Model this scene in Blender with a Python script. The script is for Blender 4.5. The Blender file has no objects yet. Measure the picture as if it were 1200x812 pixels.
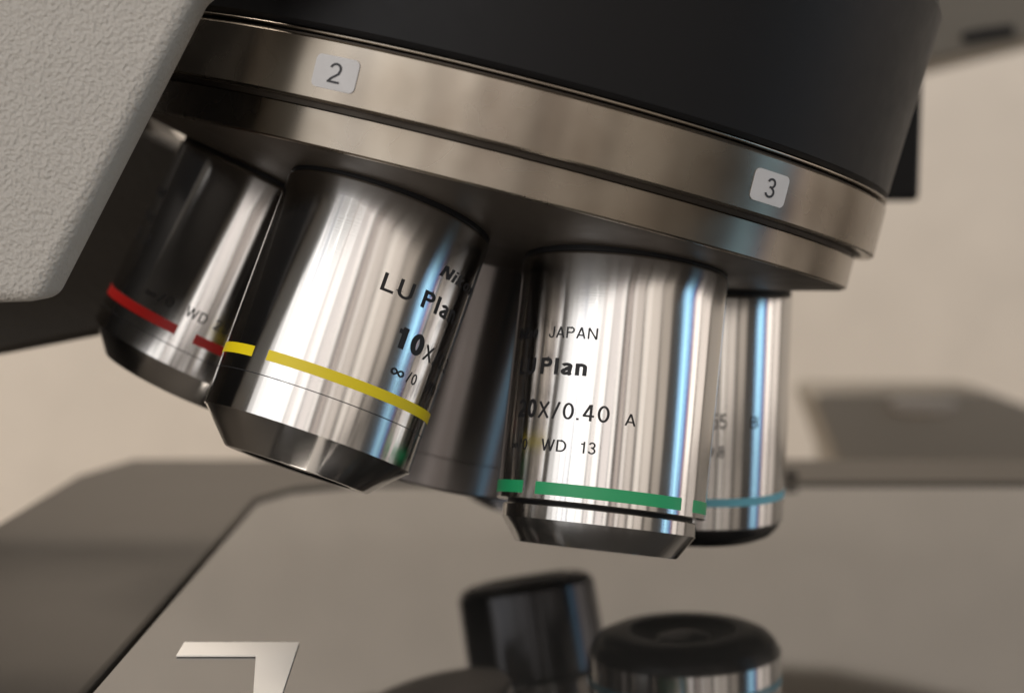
import bpy, bmesh, math, random
from mathutils import Vector, Matrix
random.seed(7)
R = math.radians
sc = bpy.context.scene
COL = sc.collection

# ------------------------------------------------------------------ camera
CAM_H = 0.068
cd = bpy.data.cameras.new('camera'); cam = bpy.data.objects.new('camera', cd); COL.objects.link(cam)
cam.location = (0, 0, CAM_H); cam.rotation_euler = (R(90 - 4.697), 0, 0)
cd.sensor_fit = 'HORIZONTAL'; cd.sensor_width = 36; cd.lens = 58.04
cd.clip_start = 0.005; cd.clip_end = 20
cd.dof.use_dof = True; cd.dof.focus_distance = 0.222; cd.dof.aperture_fstop = 14.0
sc.camera = cam

# ------------------------------------------------------------------ world, exposure
w = bpy.data.worlds.new('World'); sc.world = w; w.use_nodes = True
bg = w.node_tree.nodes['Background']; bg.inputs[0].default_value = (1.0, 0.88, 0.76, 1); bg.inputs[1].default_value = 0.095
sc.view_settings.view_transform = 'Standard'; sc.view_settings.look = 'None'
sc.view_settings.exposure = 0; sc.view_settings.gamma = 1
AIM = Vector((0.0, 0.27, 0.04))

def area(name, az, el, dist, width, height, rad, col):
    """rectangular lamp seen from the objectives at azimuth az (0 = towards the photographer, + = right)"""
    a, e = R(az), R(el)
    p = AIM + dist * Vector((math.sin(a) * math.cos(e), -math.cos(a) * math.cos(e), math.sin(e)))
    l = bpy.data.lights.new(name, 'AREA'); l.shape = 'RECTANGLE'; l.size = width; l.size_y = height
    l.energy = rad * math.pi * width * height; l.color = col
    o = bpy.data.objects.new(name, l); COL.objects.link(o); o.location = p
    o.rotation_euler = (AIM - p).to_track_quat('-Z', 'Y').to_euler()
    return o
# light strips forming the barrel reflections: window front on the left, dim room light, blue, magenta and warm strips added on the right
def lamp_strip(a0, a1, rad, col, el=14, h=0.95, dist=1.25):
    area('strip_light', (a0 + a1) / 2, el, dist, 2 * dist * math.tan(R(a1 - a0) / 2), h, rad, col)
for a0, a1, rad, col in (
        (-66, -60, 1.3, (1, .97, .94)), (-59.5, -53, 2.1, (1, .98, .96)), (-52.4, -47, 2.7, (1, .98, .97)), (-46.2, -41, 2.3, (.97, .97, 1)),
        (-39.8, -31, 2.9, (1, .98, .96)), (-30.3, -22, 2.5, (1, .97, .94)), (-20.6, -17, 1.9, (1, .92, .87)), (-16.2, -9, 2.5, (1, .95, .91)),
        (-7, 1, 1.7, (1, .91, .86)), (2, 5.5, 2.3, (1, .93, .87)), (9, 13, 1.0, (1, .84, .75)), (15, 19, 1.7, (1, .90, .82)), (20, 27, 1.25, (1, .88, .78)),
        (30, 36, 1.75, (1, .90, .80)), (37, 47, 1.35, (1, .88, .77)), (50, 60, .8, (1, .86, .72))):
    lamp_strip(a0, a1, rad * .72, col, el=24, h=1.05)
for a0, a1, rad, col in ((73.5, 76, 1.5, (.30, .62, 1.0)), (76.8, 81, 2.4, (.40, .78, 1.0)), (81.8, 84, 2.0, (.30, .66, 1.0)), (84.6, 86.6, 1.1, (.12, .38, 1.0)), (87.6, 88.6, 1.0, (.9, .25, .5)), (90, 98, 2.1, (1, .89, .80)), (100, 114, 1.2, (1, .88, .78))):
    lamp_strip(a0, a1, rad, col, el=16, h=1.0, dist=1.4)
def wall_fill(loc, aim, sx, sy, rad, col):
    l = bpy.data.lights.new('wall_fill_light', 'AREA'); l.shape = 'RECTANGLE'; l.size = sx; l.size_y = sy
    l.energy = rad * math.pi * sx * sy; l.color = col
    o = bpy.data.objects.new('wall_fill_light', l); COL.objects.link(o); o.location = loc
    o.rotation_euler = (Vector(aim) - Vector(loc)).to_track_quat('-Z', 'Y').to_euler()
wall_fill((-.35, .50, 1.15), (-.2, .72, .0), .8, .4, 17.5, (1.0, .89, .78))  # overhead fill lamp, added to brighten the wall

# ------------------------------------------------------------------ materials
def newmat(name):
    m = bpy.data.materials.new(name); m.use_nodes = True
    nt = m.node_tree; return m, nt, nt.nodes['Principled BSDF']
def N(nt, t, **kw):
    n = nt.nodes.new(t)
    for k, v in kw.items(): setattr(n, k, v)
    return n
def setin(n, **kw):
    for k, v in kw.items(): n.inputs[k.replace('_', ' ')].default_value = v
def plain(name, col, rough=.5, metal=0, spec=.5, noise=0, nscale=400):
    m, nt, b = newmat(name)
    setin(b, Base_Color=(*col, 1), Roughness=rough, Metallic=metal); b.inputs['Specular IOR Level'].default_value = spec
    if noise:
        tc = N(nt, 'ShaderNodeTexCoord'); nz = N(nt, 'ShaderNodeTexNoise'); setin(nz, Scale=nscale, Detail=4.0)
        nt.links.new(tc.outputs['Object'], nz.inputs['Vector'])
        mr = N(nt, 'ShaderNodeMapRange'); setin(mr, From_Min=.3, From_Max=.7, To_Min=max(rough - noise, .02), To_Max=rough + noise)
        nt.links.new(nz.outputs[0], mr.inputs[0]); nt.links.new(mr.outputs[0], b.inputs['Roughness'])
    return m
def turned(name, col, rough, aniso, lines=.00002, smudge=.05, mottled=None):
    """lathe-turned metal: grooves run round the axis, so reflections streak along it"""
    m, nt, b = newmat(name)
    setin(b, Base_Color=(*col, 1), Roughness=rough, Metallic=1.0, Anisotropic=aniso, Anisotropic_Rotation=.25)
    tg = N(nt, 'ShaderNodeTangent', direction_type='RADIAL', axis='Z'); nt.links.new(tg.outputs[0], b.inputs['Tangent'])
    tc = N(nt, 'ShaderNodeTexCoord')
    # fine rings: noise that only depends on the height along the axis
    mp = N(nt, 'ShaderNodeMapping'); mp.inputs['Scale'].default_value = (6, 6, 5000)
    nt.links.new(tc.outputs['Object'], mp.inputs[0])
    nz = N(nt, 'ShaderNodeTexNoise'); setin(nz, Scale=1.0, Detail=1.0); nt.links.new(mp.outputs[0], nz.inputs['Vector'])
    bp = N(nt, 'ShaderNodeBump'); setin(bp, Strength=.15, Distance=lines); nt.links.new(nz.outputs[0], bp.inputs['Height'])
    nt.links.new(bp.outputs[0], b.inputs['Normal'])
    n2 = N(nt, 'ShaderNodeTexNoise'); setin(n2, Scale=90.0, Detail=2.0, Roughness=.5); nt.links.new(tc.outputs['Object'], n2.inputs['Vector'])
    mr = N(nt, 'ShaderNodeMapRange'); setin(mr, From_Min=.35, From_Max=.7, To_Min=rough - smudge, To_Max=rough + smudge)
    nt.links.new(n2.outputs[0], mr.inputs[0]); nt.links.new(mr.outputs[0], b.inputs['Roughness'])
    if mottled:
        n3 = N(nt, 'ShaderNodeTexNoise'); setin(n3, Scale=110.0, Detail=2.5, Roughness=.5); nt.links.new(tc.outputs['Object'], n3.inputs['Vector'])
        cr = N(nt, 'ShaderNodeValToRGB'); cr.color_ramp.elements[0].position = .36; cr.color_ramp.elements[1].position = .66
        cr.color_ramp.elements[0].color = (*mottled, 1); cr.color_ramp.elements[1].color = (*col, 1)
        nt.links.new(n3.outputs[0], cr.inputs[0]); nt.links.new(cr.outputs[0], b.inputs['Base Color'])
    return m
STEEL = turned('turned_steel', (.66, .645, .63), .155, .92, smudge=.015)
NICKEL = turned('satin_nickel', (.335, .295, .245), .27, .75, smudge=.03, mottled=(.275, .235, .19))
UNDER = plain('underside_metal', (.085, .070, .056), .48, .5, noise=.05, nscale=150)
HUBMAT = turned('hub_metal', (.30, .275, .265), .36, .8, smudge=.02)
BLACK = plain('black_anodised', (.011, .011, .012), .46, spec=.18, noise=.03, nscale=300)
BLACKGLOSS = plain('black_nose', (.008, .008, .008), .25)
BLACKNOSE = turned('black_chrome', (.15, .15, .16), .2, .9, smudge=.02)
GLASS = plain('lens_glass', (.01, .012, .02), .05, 0, .9)
INK = plain('engraved_ink', (.008, .008, .010), .55)
INKGREY = plain('faded_ink', (.02, .02, .02), .6)
YELLOW = plain('yellow_paint', (.82, .66, .008), .42)
GREEN = plain('green_paint', (.018, .37, .14), .42)
RED = plain('red_paint', (.42, .012, .010), .42)
BLUE = plain('pale_blue_paint', (.14, .42, .52), .42)
WHITEP = plain('white_plastic', (.62, .62, .63), .5, noise=.1)
DIGIT = plain('digit_ink', (.03, .03, .035), .5)
WHITET = plain('white_tape', (.86, .83, .78), .5)

def paint_wrinkle(name, col, rough, scale, dist):
    m, nt, b = newmat(name); setin(b, Roughness=rough)
    tc = N(nt, 'ShaderNodeTexCoord')
    nz = N(nt, 'ShaderNodeTexNoise'); setin(nz, Scale=scale, Detail=2.0, Roughness=.5); nt.links.new(tc.outputs['Object'], nz.inputs['Vector'])
    bp = N(nt, 'ShaderNodeBump'); setin(bp, Strength=.8, Distance=dist); nt.links.new(nz.outputs[0], bp.inputs['Height'])
    nt.links.new(bp.outputs[0], b.inputs['Normal'])
    n2 = N(nt, 'ShaderNodeTexNoise'); setin(n2, Scale=35.0, Detail=5.0); nt.links.new(tc.outputs['Object'], n2.inputs['Vector'])
    cr = N(nt, 'ShaderNodeValToRGB'); cr.color_ramp.elements[0].position = .3; cr.color_ramp.elements[1].position = .7
    cr.color_ramp.elements[0].color = (*[c * .93 for c in col], 1); cr.color_ramp.elements[1].color = (*col, 1)
    nt.links.new(n2.outputs[0], cr.inputs[0]); nt.links.new(cr.outputs[0], b.inputs['Base Color'])
    return m
GREYPAINT = paint_wrinkle('wrinkle_grey_paint', (.54, .52, .485), .55, 1800, .0008)
DARKPAINT = paint_wrinkle('dark_grey_paint', (.055, .048, .040), .5, 800, .0003)
BEAMPAINT = paint_wrinkle('warm_grey_paint', (.17, .155, .13), .6, 700, .0003)
FRAMEMAT = plain('satin_dark_frame', (.052, .045, .037), .5, spec=.4, noise=.015, nscale=40)
PALEMAT = plain('pale_plastic', (.36, .33, .30), .55)
BOXMAT = plain('grey_box_plastic', (.26, .235, .20), .6, noise=.03, nscale=40)
PLATE = plain('coated_glass_plate', (.035, .034, .032), .045)
PLATE.node_tree.nodes['Principled BSDF'].inputs['IOR'].default_value = 3.3
WALL = paint_wrinkle('beige_wall', (.64, .60, .545), .85, 260, .0004)
TABLE = plain('beige_table', (.62, .565, .50), .6, noise=.1, nscale=30)

# ------------------------------------------------------------------ helpers
def link(name, me, mat, parent=None, mw=None):
    o = bpy.data.objects.new(name, me); COL.objects.link(o)
    if mat: me.materials.append(mat)
    if parent: o.parent = parent
    if mw is not None: o.matrix_basis = mw
    return o
def empty(name, label, cat, mw=None, group=None):
    o = bpy.data.objects.new(name, None); COL.objects.link(o); o.empty_display_size = .01
    o['label'] = label; o['category'] = cat
    if group: o['group'] = group
    if mw is not None: o.matrix_world = mw
    return o
def lathe(name, prof, mat, parent, seg=128, sharp=30):
    """prof: (s, r) pairs in mm along local z"""
    vs, fs, rings = [], [], []
    for s, r in prof:
        if r < 1e-6: rings.append([len(vs)]); vs.append((0, 0, s / 1000)); continue
        st = len(vs)
        for i in range(seg):
            a = 2 * math.pi * i / seg; vs.append((r / 1000 * math.cos(a), r / 1000 * math.sin(a), s / 1000))
        rings.append(list(range(st, st + seg)))
    for A, B in zip(rings, rings[1:]):
        for i in range(seg):
            j = (i + 1) % seg
            if len(A) == 1 and len(B) == 1: continue
            if len(A) == 1: fs.append((A[0], B[j], B[i]))
            elif len(B) == 1: fs.append((A[i], A[j], B[0]))
            else: fs.append((A[i], A[j], B[j], B[i]))
    me = bpy.data.meshes.new(name); me.from_pydata(vs, [], fs); me.update()
    bm = bmesh.new(); bm.from_mesh(me); bmesh.ops.recalc_face_normals(bm, faces=bm.faces); bm.to_mesh(me); bm.free()
    me.shade_smooth(); me.set_sharp_from_angle(angle=R(sharp))
    return link(name, me, mat, parent)
def band(name, t0, t1, s0, s1, r, mat, parent, thick=.05):
    """curved painted strip on a cylinder, angles in degrees, mm"""
    n = max(4, int(abs(t1 - t0) / 2)); bm = bmesh.new(); rows = []
    for i in range(n + 1):
        a = R(t0 + (t1 - t0) * i / n); row = []
        for s, rr in ((s0, r - .03), (s0, r + thick), (s1, r + thick), (s1, r - .03)):
            row.append(bm.verts.new((rr / 1000 * math.cos(a), rr / 1000 * math.sin(a), s / 1000)))
        rows.append(row)
    for A, B in zip(rows, rows[1:]):
        for k in range(4): bm.faces.new((A[k], A[(k + 1) % 4], B[(k + 1) % 4], B[k]))
    bm.faces.new(rows[0]); bm.faces.new(rows[-1][::-1])
    bmesh.ops.recalc_face_normals(bm, faces=bm.faces)
    me = bpy.data.meshes.new(name); bm.to_mesh(me); bm.free(); me.shade_smooth(); me.set_sharp_from_angle(angle=R(30))
    return link(name, me, mat, parent)
def _arc(cx, cy, rx, ry, a0, a1, n=14):
    return [(cx + rx * math.cos(R(a0 + (a1 - a0) * i / n)), cy + ry * math.sin(R(a0 + (a1 - a0) * i / n))) for i in range(n + 1)]
def glyph(c, w):
    """centre-line strokes of a plain grotesque letter, cap height 1, stroke width w -> (strokes, advance)"""
    h = w / 2; X = .72
    if c == ' ': return [], .36
    if c == '.': return [[(h, 0), (h, w * 1.05)]], w
    if c == '/': return [[(h, -.02), (.38, 1.02)]], .38 + h
    if c == 'N': return [[(h, 0), (h, 1)], [(h * 1.1, 1), (.70 - h * 1.1, 0)], [(.70 - h, 0), (.70 - h, 1)]], .70
    if c == 'i': return [[(h, 0), (h, X)], [(h, .86), (h, 1)]], w
    if c == 'l': return [[(h, 0), (h, 1)]], w
    if c == 'k': return [[(h, 0), (h, 1)], [(h, .26), (.50 - h * .4, X)], [(.22, .40), (.54 - h * .6, 0)]], .54
    if c == 'o': return [_arc(.29, .36, .29 - h, .375 - h, 0, 360, 28)], .58
    if c == 'n': return [[(h, 0), (h, X)], [(h, .36)] + _arc(.265, X - .20 - h * .2, .265 - h, .21 - h * .8, 165, 0, 12) + [(.53 - h, 0)]], .53
    if c == 'a': return [_arc(.27, X - .19, .22 - h * .4, .20 - h, 165, 0, 10) + [(.50 - h, .12), (.52 - h * .6, 0)],
                         [(.50 - h, .44), (.30, .40)] + _arc(.20 + h * .3, .195, .20 - h * .7, .205 - h, 100, 300, 12) + [(.40, .08), (.50 - h, .20)]], .54
    if c == 'J': return [[(.50 - h, 1), (.50 - h, .28)] + _arc(.25, .26, .25 - h, .275 - h, 0, -180, 14) + [(h, .32)]], .50
    if c == 'A': return [[(h * .9, 0), (.35, 1)], [(.35, 1), (.70 - h * .9, 0)], [(.13, .30), (.57, .30)]], .70
    if c == 'P': return [[(h, 0), (h, 1)], [(h, 1 - h), (.36, 1 - h)] + _arc(.36, .72, .27 - h, .28 - h, 90, -90, 12) + [(h, .44 + h)]], .63
    if c == 'B': return [[(h, 0), (h, 1)], [(h, 1 - h), (.36, 1 - h)] + _arc(.36, .755, .23 - h, .245 - h, 90, -90, 10) + [(h, .51 + h * .2)],
                         [(h, .53), (.37, .53)] + _arc(.37, .27, .26 - h, .27 - h, 90, -90, 10) + [(h, h)]], .63
    if c == 'D': return [[(h, 0), (h, 1)], [(h, 1 - h), (.32, 1 - h)] + _arc(.32, .5, .37 - h, .5 - h, 90, -90, 18) + [(h, h)]], .69
    if c == 'L': return [[(h, 1), (h, 0)], [(h, h), (.55, h)]], .55
    if c == 'U': return [[(h, 1), (h, .34)] + _arc(.34, .34, .34 - h, .355 - h, 180, 360, 16) + [(.68 - h, 1)]], .68
    if c == 'X': return [[(h * .8, 0), (.66 - h, 1)], [(h, 1), (.66 - h * .8, 0)]], .66
    if c == 'W': return [[(h * .7, 1), (.26, 0)], [(.26, 0), (.49, 1)], [(.49, 1), (.72, 0)], [(.72, 0), (.98 - h * .7, 1)]], .98
    if c == '0': return [_arc(.28, .5, .28 - h, .51 - h, 0, 360, 30)], .56
    if c == '1': return [[(.30, 0), (.30, 1)], [(.30 + h, .80 - h * .2), (.08, .80 - h * .2)]], .30 + h + .06
    if c == '2': return [_arc(.28, .71, .27 - h, .30 - h, 170, -20, 16) + [(.44, .48), (.14, .20), (h * 1.2, h)], [(0, h), (.55, h)]], .56
    if c == '3': return [_arc(.27, .74, .24 - h, .27 - h, 165, -80, 14), _arc(.27, .275, .27 - h, .285 - h, 82, -165, 16), [(.20, .535), (.31, .535)]], .55
    if c == '4': return [[(.40, 0), (.40, 1)], [(.40 - h * .6, .97), (h, .28)], [(h * .4, .24 + h), (.56, .24 + h)]], .57
    if c == '5': return [[(.50, 1 - h), (.13, 1 - h)], [(.13, 1), (.075 + h * .3, .46)], [(.08, .50)] + _arc(.27, .325, .275 - h, .335 - h, 125, -165, 18)], .55
    if c == '6': return [_arc(.28, .32, .27 - h, .33 - h, 0, 360, 24), _arc(.33, .42, .32 - h, .59 - h, 195, 75, 16)], .56
    if c == '7': return [[(0, 1 - h), (.54, 1 - h)], [(.50, 1 - w), (.30, .5), (.20, 0)]], .55
    if c == '8': return [_arc(.28, .745, .235 - h, .265 - h, 0, 360, 22), _arc(.28, .265, .27 - h, .275 - h, 0, 360, 24)], .56
    if c == '9': return [_arc(.28, .68, .27 - h, .33 - h, 0, 360, 24), _arc(.23, .58, .32 - h, .59 - h, 15, -105, 16)], .56
    if c == '\u221e': return [_arc(.24, .36, .22 - h, .25 - h, 40, 320, 18) + [(.46, .36)] + _arc(.70, .36, .22 - h, .25 - h, 140, -140, 18) + [(.46, .36), (.24 + (.22 - h) * .77, .36 + (.25 - h) * .64)]], .94
    return [], .4
def lettering(body, t0, t1, s, cap, r, mat, parent, weight=.125, shear=0.0, lift=.035, name='lettering', gap=.15):
    """engraved text wrapped on a cylinder from angle t0 to t1 (reads towards smaller angles), baseline at s, mm"""
    strokes, x = [], 0.0
    for c in body:
        g, adv = glyph(c, weight)
        for st_ in g: strokes.append([(p[0] + x, p[1]) for p in st_])
        x += adv + gap
    x -= gap; h = weight / 2
    bm = bmesh.new()
    def put(px, py):
        px += shear * py; a = R(t0 + (t1 - t0) * px / x); rr = (r + lift) / 1000
        return bm.verts.new((rr * math.cos(a), rr * math.sin(a), (s - py * cap) / 1000))
    for st_ in strokes:
        # split long straight runs so that the strip follows the curve of the barrel
        pts = [st_[0]]
        for p in st_[1:]:
            q = pts[-1]; n = max(1, int(abs(p[0] - q[0]) / .12))
            for k in range(1, n + 1): pts.append((q[0] + (p[0] - q[0]) * k / n, q[1] + (p[1] - q[1]) * k / n))
        P = [Vector(p) for p in pts]; closed = (P[0] - P[-1]).length < 1e-4 and len(P) > 6
        rows = []
        for i, p in enumerate(P):
            d0 = (p - P[i - 1]) if i > 0 else ((P[-1] - P[-2]) if closed else None)
            d1 = (P[i + 1] - p) if i < len(P) - 1 else ((P[1] - P[0]) if closed else None)
            d0 = d0.normalized() if d0 else d1.normalized(); d1 = d1.normalized() if d1 else d0
            n0 = Vector((-d0.y, d0.x)); n1 = Vector((-d1.y, d1.x)); m = n0 + n1
            m = n0 if m.length < .3 else m.normalized()
            k = h / max(m.dot(n0), .45)
            rows.append((put(*(p + m * k)), put(*(p - m * k))))
        for A, B in zip(rows, rows[1:]): bm.faces.new((A[0], A[1], B[1], B[0]))
    bmesh.ops.recalc_face_normals(bm, faces=bm.faces)
    me = bpy.data.meshes.new(name); bm.to_mesh(me); bm.free()
    return link(name, me, mat, parent)
def prism(name, poly, y0, y1, mat, parent=None, bevel=0, seg=4, axis='Y'):
    """polygon (x, z) extruded along y (axis 'Y') or polygon (x, y) extruded along z (axis 'Z'), metres"""
    bm = bmesh.new()
    f = lambda p, t: (p[0], t, p[1]) if axis == 'Y' else (p[0], p[1], t)
    a = [bm.verts.new(f(p, y0)) for p in poly]; b = [bm.verts.new(f(p, y1)) for p in poly]
    bm.faces.new(a); bm.faces.new(b[::-1])
    for i in range(len(poly)):
        j = (i + 1) % len(poly); bm.faces.new((a[i], b[i], b[j], a[j]))
    bmesh.ops.recalc_face_normals(bm, faces=bm.faces)
    if bevel:
        bmesh.ops.bevel(bm, geom=bm.edges[:], offset=bevel, segments=seg, affect='EDGES', profile=.5, clamp_overlap=True)
    me = bpy.data.meshes.new(name); bm.to_mesh(me); bm.free(); me.shade_smooth(); me.set_sharp_from_angle(angle=R(40))
    o = link(name, me, mat, parent)
    if bevel:
        md = o.modifiers.new('face_weighted_normals', 'WEIGHTED_NORMAL'); md.keep_sharp = True; md.weight = 100
    return o

# ------------------------------------------------------------------ wall and table
o = prism('wall', [(-2.2, -.3), (2.2, -.3), (2.2, 1.6), (-2.2, 1.6)], .95, 1.0, WALL); o['kind'] = 'structure'
o = prism('table', [(-1.6, -.6), (1.6, -.6), (1.6, .948), (-1.6, .948)], -.20, -.16, TABLE, axis='Z'); o['kind'] = 'structure'

# ------------------------------------------------------------------ microscope stage
SZ = .006                                   # height of the plate's top face
st = empty('microscope_stage', 'low dark stage frame around a glossy grey plate under the lenses', 'stage', Matrix.Translation((.1, .2, -.16)))
def stpart(o): o.parent = st; o.matrix_parent_inverse = st.matrix_world.inverted(); return o
bpy.context.view_layer.update()
stpart(prism('stage_base', [(-.099, -.3), (.36, -.3), (.36, .38), (.34, .402), (-.088, .402), (-.099, .375)], -.1595, SZ - .0045, FRAMEMAT, bevel=.003, seg=3, axis='Z'))
PX0, PX1, PY0, PY1 = -.0545, .30, -.25, .371
for pg in ([(-.101, -.3), (PX0 - .0004, -.3), (PX0 - .0004, PY1 - .022), (PX0 + .006, PY1 - .008), (PX0 + .020, PY1 + .0004), (PX0 + .020, .405), (-.094, .405), (-.101, .380)],
           [(PX0 + .0202, PY1 + .0004), (.36, PY1 + .0004), (.36, .38), (.335, .405), (PX0 + .0202, .405)],
           [(PX1 + .0004, -.3), (.36, -.3), (.36, PY1 + .0003), (PX1 + .0004, PY1 + .0003)]):
    stpart(prism('frame_rail', pg, SZ - .0043, SZ + .0008, FRAMEMAT, bevel=.0008, seg=3, axis='Z'))
stpart(prism('plate', [(PX0, PY0), (PX1, PY0), (PX1, PY1), (PX0 + .0203, PY1), (PX0 + .0065, PY1 - .0085), (PX0, PY1 - .0222)], SZ - .0043, SZ, PLATE, bevel=.0005, seg=2, axis='Z'))
stpart(prism('corner_mark', [(-.0468, .2258), (-.0357, .2258), (-.0315, .195), (-.0290, .195), (-.0306, .2330), (-.0471, .2330)], SZ + .0001, SZ + .0003, WHITET, axis='Z'))
stpart(prism('lock_screw', [(.0625, SZ + .0009), (.0655, SZ + .0009), (.0655, SZ + .0024), (.0625, SZ + .0024)], .374, .377, BLACK, bevel=.0006, seg=2))

# ------------------------------------------------------------------ box shape with a paler front plate, built for a blurred dark area
bx = empty('slanted_box', 'dark grey box with slanted side standing on the table behind the stage', 'box', Matrix.Translation((.2, .58, -.1599)))
bpy.context.view_layer.update()
for nm, pg, y0, y1, mt in (('box_body', [(0.1212, -0.1599), (.40, -.1599), (0.2336, -0.0234), (0.1869, -0.003), (0.1752, 0.0017), (0.165, 0.0052), (0.1057, 0.0058), (0.1039, 0.0035), (0.1121, -0.0176)], .565, .605, BOXMAT),
                           ('pale_plate', [(0.1285, 0.0017), (0.1331, -0.0015), (0.1489, -0.0021), (0.1542, 0.0017), (0.1504, 0.0041), (0.132, 0.0041)], .562, .570, PALEMAT)):
    o = prism(nm, pg, y0, y1, mt, bevel=.002, seg=3); o.parent = bx; o.matrix_parent_inverse = bx.matrix_world.inverted()

# ------------------------------------------------------------------ microscope stand
ms = empty('microscope_stand', 'grey microscope stand with wrinkle-textured cast arm beside the lens turret', 'microscope', Matrix.Translation((-.3, .55, -.16)))
bpy.context.view_layer.update()
def mspart(o): o.parent = ms; o.matrix_parent_inverse = ms.matrix_world.inverted(); return o
AY = .209
arm = [(-0.0601, 0.0565), (-0.0393, 0.0955), (-0.036, 0.0965), (-0.0287, 0.0978), (-0.0191, 0.1014), (0.0212, 0.1109), (0.0209, 0.1376), (-0.3036, 0.1376), (-0.3145, 0.0493)]
mspart(prism('cast_arm', arm, AY, AY + .011, GREYPAINT, bevel=.0030, seg=6))
mspart(prism('arm_back_darkener', [(-0.062, 0.0586), (-0.042, 0.0947), (-0.0379, 0.0963), (-0.0201, 0.1011), (0.0223, 0.111), (0.0221, 0.137), (-0.3091, 0.137), (-0.3191, 0.0523)], AY + .0111, AY + .0122, BLACK, bevel=.0005, seg=2))  # black sheet added behind the arm to darken reflections in the red-banded barrel
CY = .287
colm = [(-0.1522, 0.0348), (-0.1043, 0.0405), (-0.0893, 0.0429), (-0.0729, 0.0461), (-0.0556, 0.0495), (-0.0551, 0.0784), (-0.063, 0.0822), (-0.0628, 0.0953), (-0.1496, 0.0953)]
mspart(prism('rear_block', colm, CY, CY + .022, DARKPAINT, bevel=.002, seg=3))
mspart(prism('unseen_dark_column', [(-.36, -.1598), (-.172, -.1598), (-.172, .30), (-.36, .30)], .222, .50, BLACK, bevel=.006, seg=3))  # dark mass out of view, added to darken the left of the metal reflections
BY = .47
beam = [(0.0721, 0.1075), (0.1165, 0.1099), (0.144, 0.1156), (0.2154, 0.1329), (0.2127, 0.2039), (0.0709, 0.2039)]
bb = mspart(prism('rear_beam', beam, BY, BY + .12, BEAMPAINT, bevel=.0015, seg=3))
slot = [(0.1258, 0.1166), (0.1272, 0.118), (0.132, 0.1189), (0.1408, 0.1201), (0.1414, 0.117), (0.1344, 0.1159), (0.1277, 0.1149)]
s_ = mspart(prism('slot_cover', slot, BY - .0012, BY + .003, BLACK, bevel=.0004, seg=2))
LY = .345
lev = [(0.071, 0.07), (0.0849, 0.07), (0.0853, 0.1009), (0.0705, 0.1009)]
mspart(prism('black_bracket', lev, LY, LY + .012, BLACK, bevel=.0012, seg=3))

# ------------------------------------------------------------------ lens turret
C = Vector((-.00404, .26957, .06349))
AX = Vector((-.24413, -.02560, -.96940)).normalized()
E1 = Vector((-.01317, -.99947, .02971)); E1 = (E1 - AX * E1.dot(AX)).normalized(); E2 = E1.cross(AX)   # E2 points right
def mat_from(P, X, Z):
    Z = Z.normalized(); X = (X - Z * X.dot(Z)).normalized(); Y = Z.cross(X)
    return Matrix(((X.x, Y.x, Z.x, P.x), (X.y, Y.y, Z.y, P.y), (X.z, Y.z, Z.z, P.z), (0, 0, 0, 1)))
tur = empty('lens_turret', 'round six-hole metal lens turret with black housing and numbered rim', 'lens turret', mat_from(C, E1, AX))
R1, R2 = 60.5, 57.7
lathe('housing', [(-75, 0), (-75, 54), (-62, 55), (-50.2, 60.9), (-49.3, 61.35), (-48.5, 61.3), (-21.4, 60.2), (-20.7, 59.6), (-20.7, 0)], BLACK, tur, 256)
lathe('upper_cap', [(-96, 0), (-96, 57), (-75.5, 57), (-75, 56.6), (-75, 40)], BEAMPAINT, tur, 128)
lathe('seam_ring', [(-20.45, 59.0), (-20.45, 60.25), (-20.35, 60.38), (-20.2, 60.38), (-20.1, 60.3), (-20.1, 59.0)], NICKEL, tur, 256, 60)
lathe('numbered_ring', [(-19.55, 55), (-19.55, R1 - .3), (-19.3, R1), (-11.8, R1), (-11.55, R1 - .25), (-11.55, 55)], NICKEL, tur, 256)
lathe('gap_ring', [(-19.9, 54), (-19.9, 59.3), (-11.5, 58.6), (-11.5, R2 - .5), (-10.2, R2 - .6), (-10.2, 54)], UNDER, tur, 256)
lathe('lower_ring', [(-10.8, 50), (-10.8, R2 - .2), (-10.6, R2), (-6.1, R2), (-5.9, R2 - .2), (-5.75, R2 - .5), (-5.75, 50)], NICKEL, tur, 256)
lathe('underside', [(-5.8, R2 - .45), (-5.55, R2 - .9), (-.2, 35.5), (3.6, 17), (4, 15), (4, 0)], UNDER, tur, 256)
lathe('centre_hub', [(3, 14.0), (34.6, 14.0), (34.7, 13.85), (34.85, 13.85), (34.95, 14.0), (39.6, 14.0), (40, 13.6), (40, 0)], HUBMAT, tur, 128)
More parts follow.
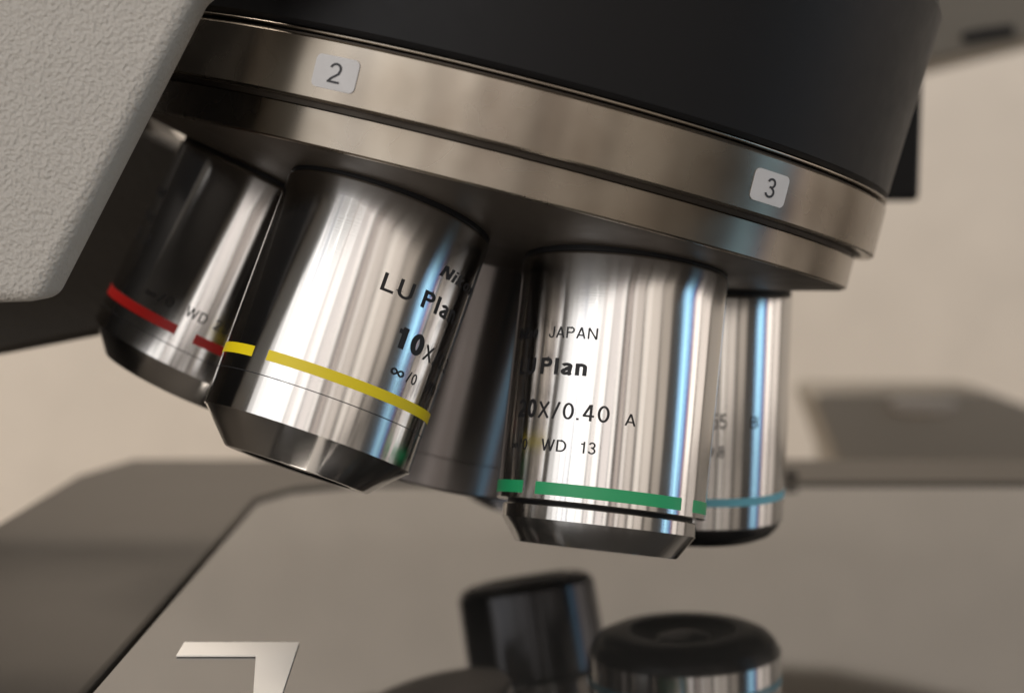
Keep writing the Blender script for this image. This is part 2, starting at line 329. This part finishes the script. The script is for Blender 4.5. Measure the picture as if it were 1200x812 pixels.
def numplate(num, th):
    # rounded rectangle bent to the rim
    W_, H_, rr = 3.2, 2.15, .75; pts = []
    for cx, cy, a0 in ((W_ - rr, H_ - rr, 0), (-W_ + rr, H_ - rr, 90), (-W_ + rr, -H_ + rr, 180), (W_ - rr, -H_ + rr, 270)):
        for k in range(5):
            a = R(a0 + 22.5 * k); pts.append((cx + rr * math.cos(a), cy + rr * math.sin(a)))
    bm = bmesh.new()
    def cyl(x, y, r): a = R(th) + x / R1; return (r / 1000 * math.cos(a), r / 1000 * math.sin(a), (-15.42 + y) / 1000)
    top = [bm.verts.new(cyl(x, y, R1 + .14)) for x, y in pts]; bot = [bm.verts.new(cyl(x, y, R1 - .05)) for x, y in pts]
    c = bm.verts.new(cyl(0, 0, R1 + .15))
    n = len(pts)
    for i in range(n):
        j = (i + 1) % n; bm.faces.new((top[i], top[j], c)); bm.faces.new((top[i], bot[i], bot[j], top[j]))
    bmesh.ops.recalc_face_normals(bm, faces=bm.faces)
    me = bpy.data.meshes.new('number_plate'); bm.to_mesh(me); bm.free()
    o = link('number_plate', me, WHITEP, tur)
    w_ = 1.85 / R1 * 57.2958 / 2
    lettering(num, th + w_, th - w_, -15.42 + 1.3, 2.6, R1 + .15, DIGIT, o, weight=.11, shear=0.0, name='numeral')
for k, num in enumerate('123456'):
    numplate(num, 21.65 - 58.6 * (k - 1))

# ------------------------------------------------------------------ objective lenses
PHASE, RM, CONE = .1308, 35.524, .217
def frame_of(deg):
    ph = R(deg) + PHASE; rho = math.cos(ph) * E1 + math.sin(ph) * E2
    return mat_from(C + RM / 1000 * rho, rho, math.cos(CONE) * AX + math.sin(CONE) * rho)
GRP = 'objective lenses screwed into the turret'
def objective(deg, label, r, body, tail, bands, texts, colour, grooves=(), collar=True):
    e = empty('objective_lens', label, 'objective lens', frame_of(deg), GRP)
    lathe('collar', [(-2.6, r - 1.2), (-.9, r - 1.2), (-.9, r - .25), (-.35, r - .2), (-.2, r - .45), (-.2, r - 1.5)], BLACK, e)
    prof = [(-.2, r - 1.4), (-.2, r - .4), (.1, r - .1), (.35, r)]
    prof += [(body - .15, r), (body, r - .15), (body, r - 1.8)]
    lathe('barrel', prof, STEEL, e)
    for g in grooves: lathe('groove_line', [(g - .06, r - .2), (g - .06, r + .008), (g + .06, r + .008), (g + .06, r - .2)], INK, e)
    for nm, pr, m in tail: lathe(nm, pr, m, e)
    for t0, t1, s0, s1 in bands: band('colour_band', t0, t1, s0, s1, r, colour, e)
    for tx in texts:
        body_, t0, t1, s, cap = tx[:5]; kw = tx[5] if len(tx) > 5 else {}
        lettering(body_, t0, t1, s, cap, r, kw.pop('mat', INK), e, **kw)
    return e
# green-banded lens
r = 15.0
objective(30, 'steel lens barrel with green band, 20X marking and stepped chamfered nose', r, 34.6,
    [('neck', [(34.5, 13.0), (34.5, 13.3), (35.4, 13.3), (35.4, 13.0)], BLACK),
     ('nose', [(35.15, 12), (35.15, 13.75), (35.3, 13.9), (37.1, 13.9), (37.25, 13.8), (40.3, 11.72), (40.45, 11.5), (40.45, 9.0)], STEEL),
     ('nose_plate', [(40.4, 9.2), (40.0, 8.6), (39.5, 5.0), (39.5, 0)], BLACKGLOSS),
     ('front_lens', [(39.45, 4.8), (39.8, 3.4), (40.0, 1.8), (40.05, 0)], GLASS)],
    [(78.7, -5.5, 32.1, 33.82), (-16.65, -128, 32.1, 33.82), (190, 88.1, 32.1, 33.82)],
    [('Nikon', 110, 90.2, 12.22, 1.6, dict(weight=.19, shear=.22)), ('JAPAN', 81.1, 52.3, 12.2, 1.55),
     ('LU', 104, 88.6, 17.3, 2.3, dict(weight=.19)), ('Plan', 84.4, 56.0, 17.3, 2.3, dict(weight=.19)),
     ('20', 99.5, 84.2, 23.37, 2.55, dict(weight=.19)), ('X/0.40', 82.6, 41.6, 23.37, 2.25), ('A', 33.4, 27.7, 23.4, 1.6),
     ('∞/0', 103, 88.3, 27.85, 1.5), ('WD', 77.8, 62.8, 27.85, 1.6), ('13', 55.4, 46.8, 27.8, 1.6)], GREEN)
# yellow-banded lens
r = 15.15
objective(-30, 'steel lens barrel with yellow band, 10X marking and blunt conical nose', r, 34.4,
    [('nose', [(34.35, 14.9), (38.75, 10.6), (38.9, 10.35), (38.9, 8.0)], STEEL),
     ('nose_plate', [(38.85, 8.2), (38.5, 7.6), (38.2, 5.5), (38.2, 0)], BLACKGLOSS),
     ('front_lens', [(38.15, 5.2), (38.5, 3.6), (38.7, 1.8), (38.75, 0)], GLASS)],
    [(6.7, -118, 25.5, 26.95), (125, 16.6, 25.5, 26.95)],
    [('Nikon', -66.2, -102, 8.15, 1.65, dict(weight=.19, shear=.22)), ('JAPAN', -111, -140, 8.15, 1.55),
     ('LU', -37.2, -55, 13.2, 2.45, dict(weight=.15)), ('Plan', -61.4, -90.8, 13.2, 2.45, dict(weight=.18)),
     ('10', -53.5, -72.8, 19.55, 2.9, dict(weight=.21)), ('X/0.30', -74.6, -116, 19.55, 2.1), ('A', -124, -130, 19.55, 1.6),
     ('∞', -57.2, -66.5, 23.35, 1.9), ('/0', -68.5, -76, 23.35, 1.5), ('WD', -86, -100, 23.35, 1.6), ('17.5', -106, -122, 23.35, 1.6)], YELLOW, grooves=(29.0,))
# red-banded lens
r = 15.8
objective(-90, 'dark-reflecting lens barrel with red band and rounded nose behind the cast arm', r, 31.6,
    [('nose', [(31.5, 15.55), (35.6, 12.2), (35.75, 11.9), (35.75, 9.0)], STEEL),
     ('nose_plate', [(35.7, 9.2), (35.5, 8.6), (35.2, 6.0), (35.2, 0)], BLACKGLOSS)],
    [(-79.6, 60, 25.4, 26.9), (-90.3, -180, 25.4, 26.9)],
    [('Nikon', 14, -28, 9.6, 2.0, dict(weight=.19, shear=.22)), ('JAPAN', 10, -30, 13.8, 1.6), ('A', -32, -39, 17.2, 1.8),
     ('5X/0.15', 22, -22, 17.2, 2.2), ('∞/0', -52, -72, 23.6, 1.5), ('WD 23.5', -80, -112, 23.6, 1.6)], RED, grooves=(28.6,))
# pale-blue-banded lens, the one in use
r = 16.2
objective(90, 'steel lens barrel with pale blue band standing upright behind the green-banded one', r, 37.2,
    [('nose', [(37.1, 15.9), (38.4, 15.5), (39.6, 14.4), (40.4, 12.6), (40.7, 10.5), (40.7, 9.0)], BLACKGLOSS),
     ('nose_plate', [(40.65, 9.2), (40.2, 8.6), (39.4, 5.0), (39.4, 0)], BLACK),
     ('front_lens', [(39.35, 4.8), (39.9, 3.4), (40.2, 1.8), (40.3, 0)], GLASS)],
    [(100, -120, 32.0, 33.3), (190, 106, 32.0, 33.3)],
    [('50X/0.55', 118, 81.5, 20.9, 2.4), ('B', 66, 60.5, 20.9, 1.9), ('WD 9.8', 108, 82, 25.4, 1.8),
     ('LU Plan', 125, 88, 15.5, 2.3, dict(weight=.19))], BLUE, grooves=(37.0,))
# the two at the back
r = 15.2
objective(150, 'slim dark-nosed lens barrel at the back behind the green-banded one', r, 28.0,
    [('nose', [(27.9, 15.0), (29.0, 13.4), (44.5, 13.2), (46.0, 12.2), (46.8, 10.5), (46.8, 8.6)], BLACKNOSE),
     ('nose_plate', [(46.75, 8.8), (46.2, 8.0), (45.6, 5), (45.6, 0)], BLACK)],
    [], [('100X/0.90', 60, 15, 20.9, 2.3)], BLUE)
objective(-150, 'lens barrel mostly hidden at the back behind the yellow-banded one', r, 29.0,
    [('nose', [(28.9, 15.0), (30.5, 13.6), (32.0, 11.0), (32.0, 9)], BLACKGLOSS),
     ('nose_plate', [(31.95, 9.2), (31.5, 8.6), (31.2, 5), (31.2, 0)], BLACK)],
    [], [], BLUE, grooves=(26.2,))
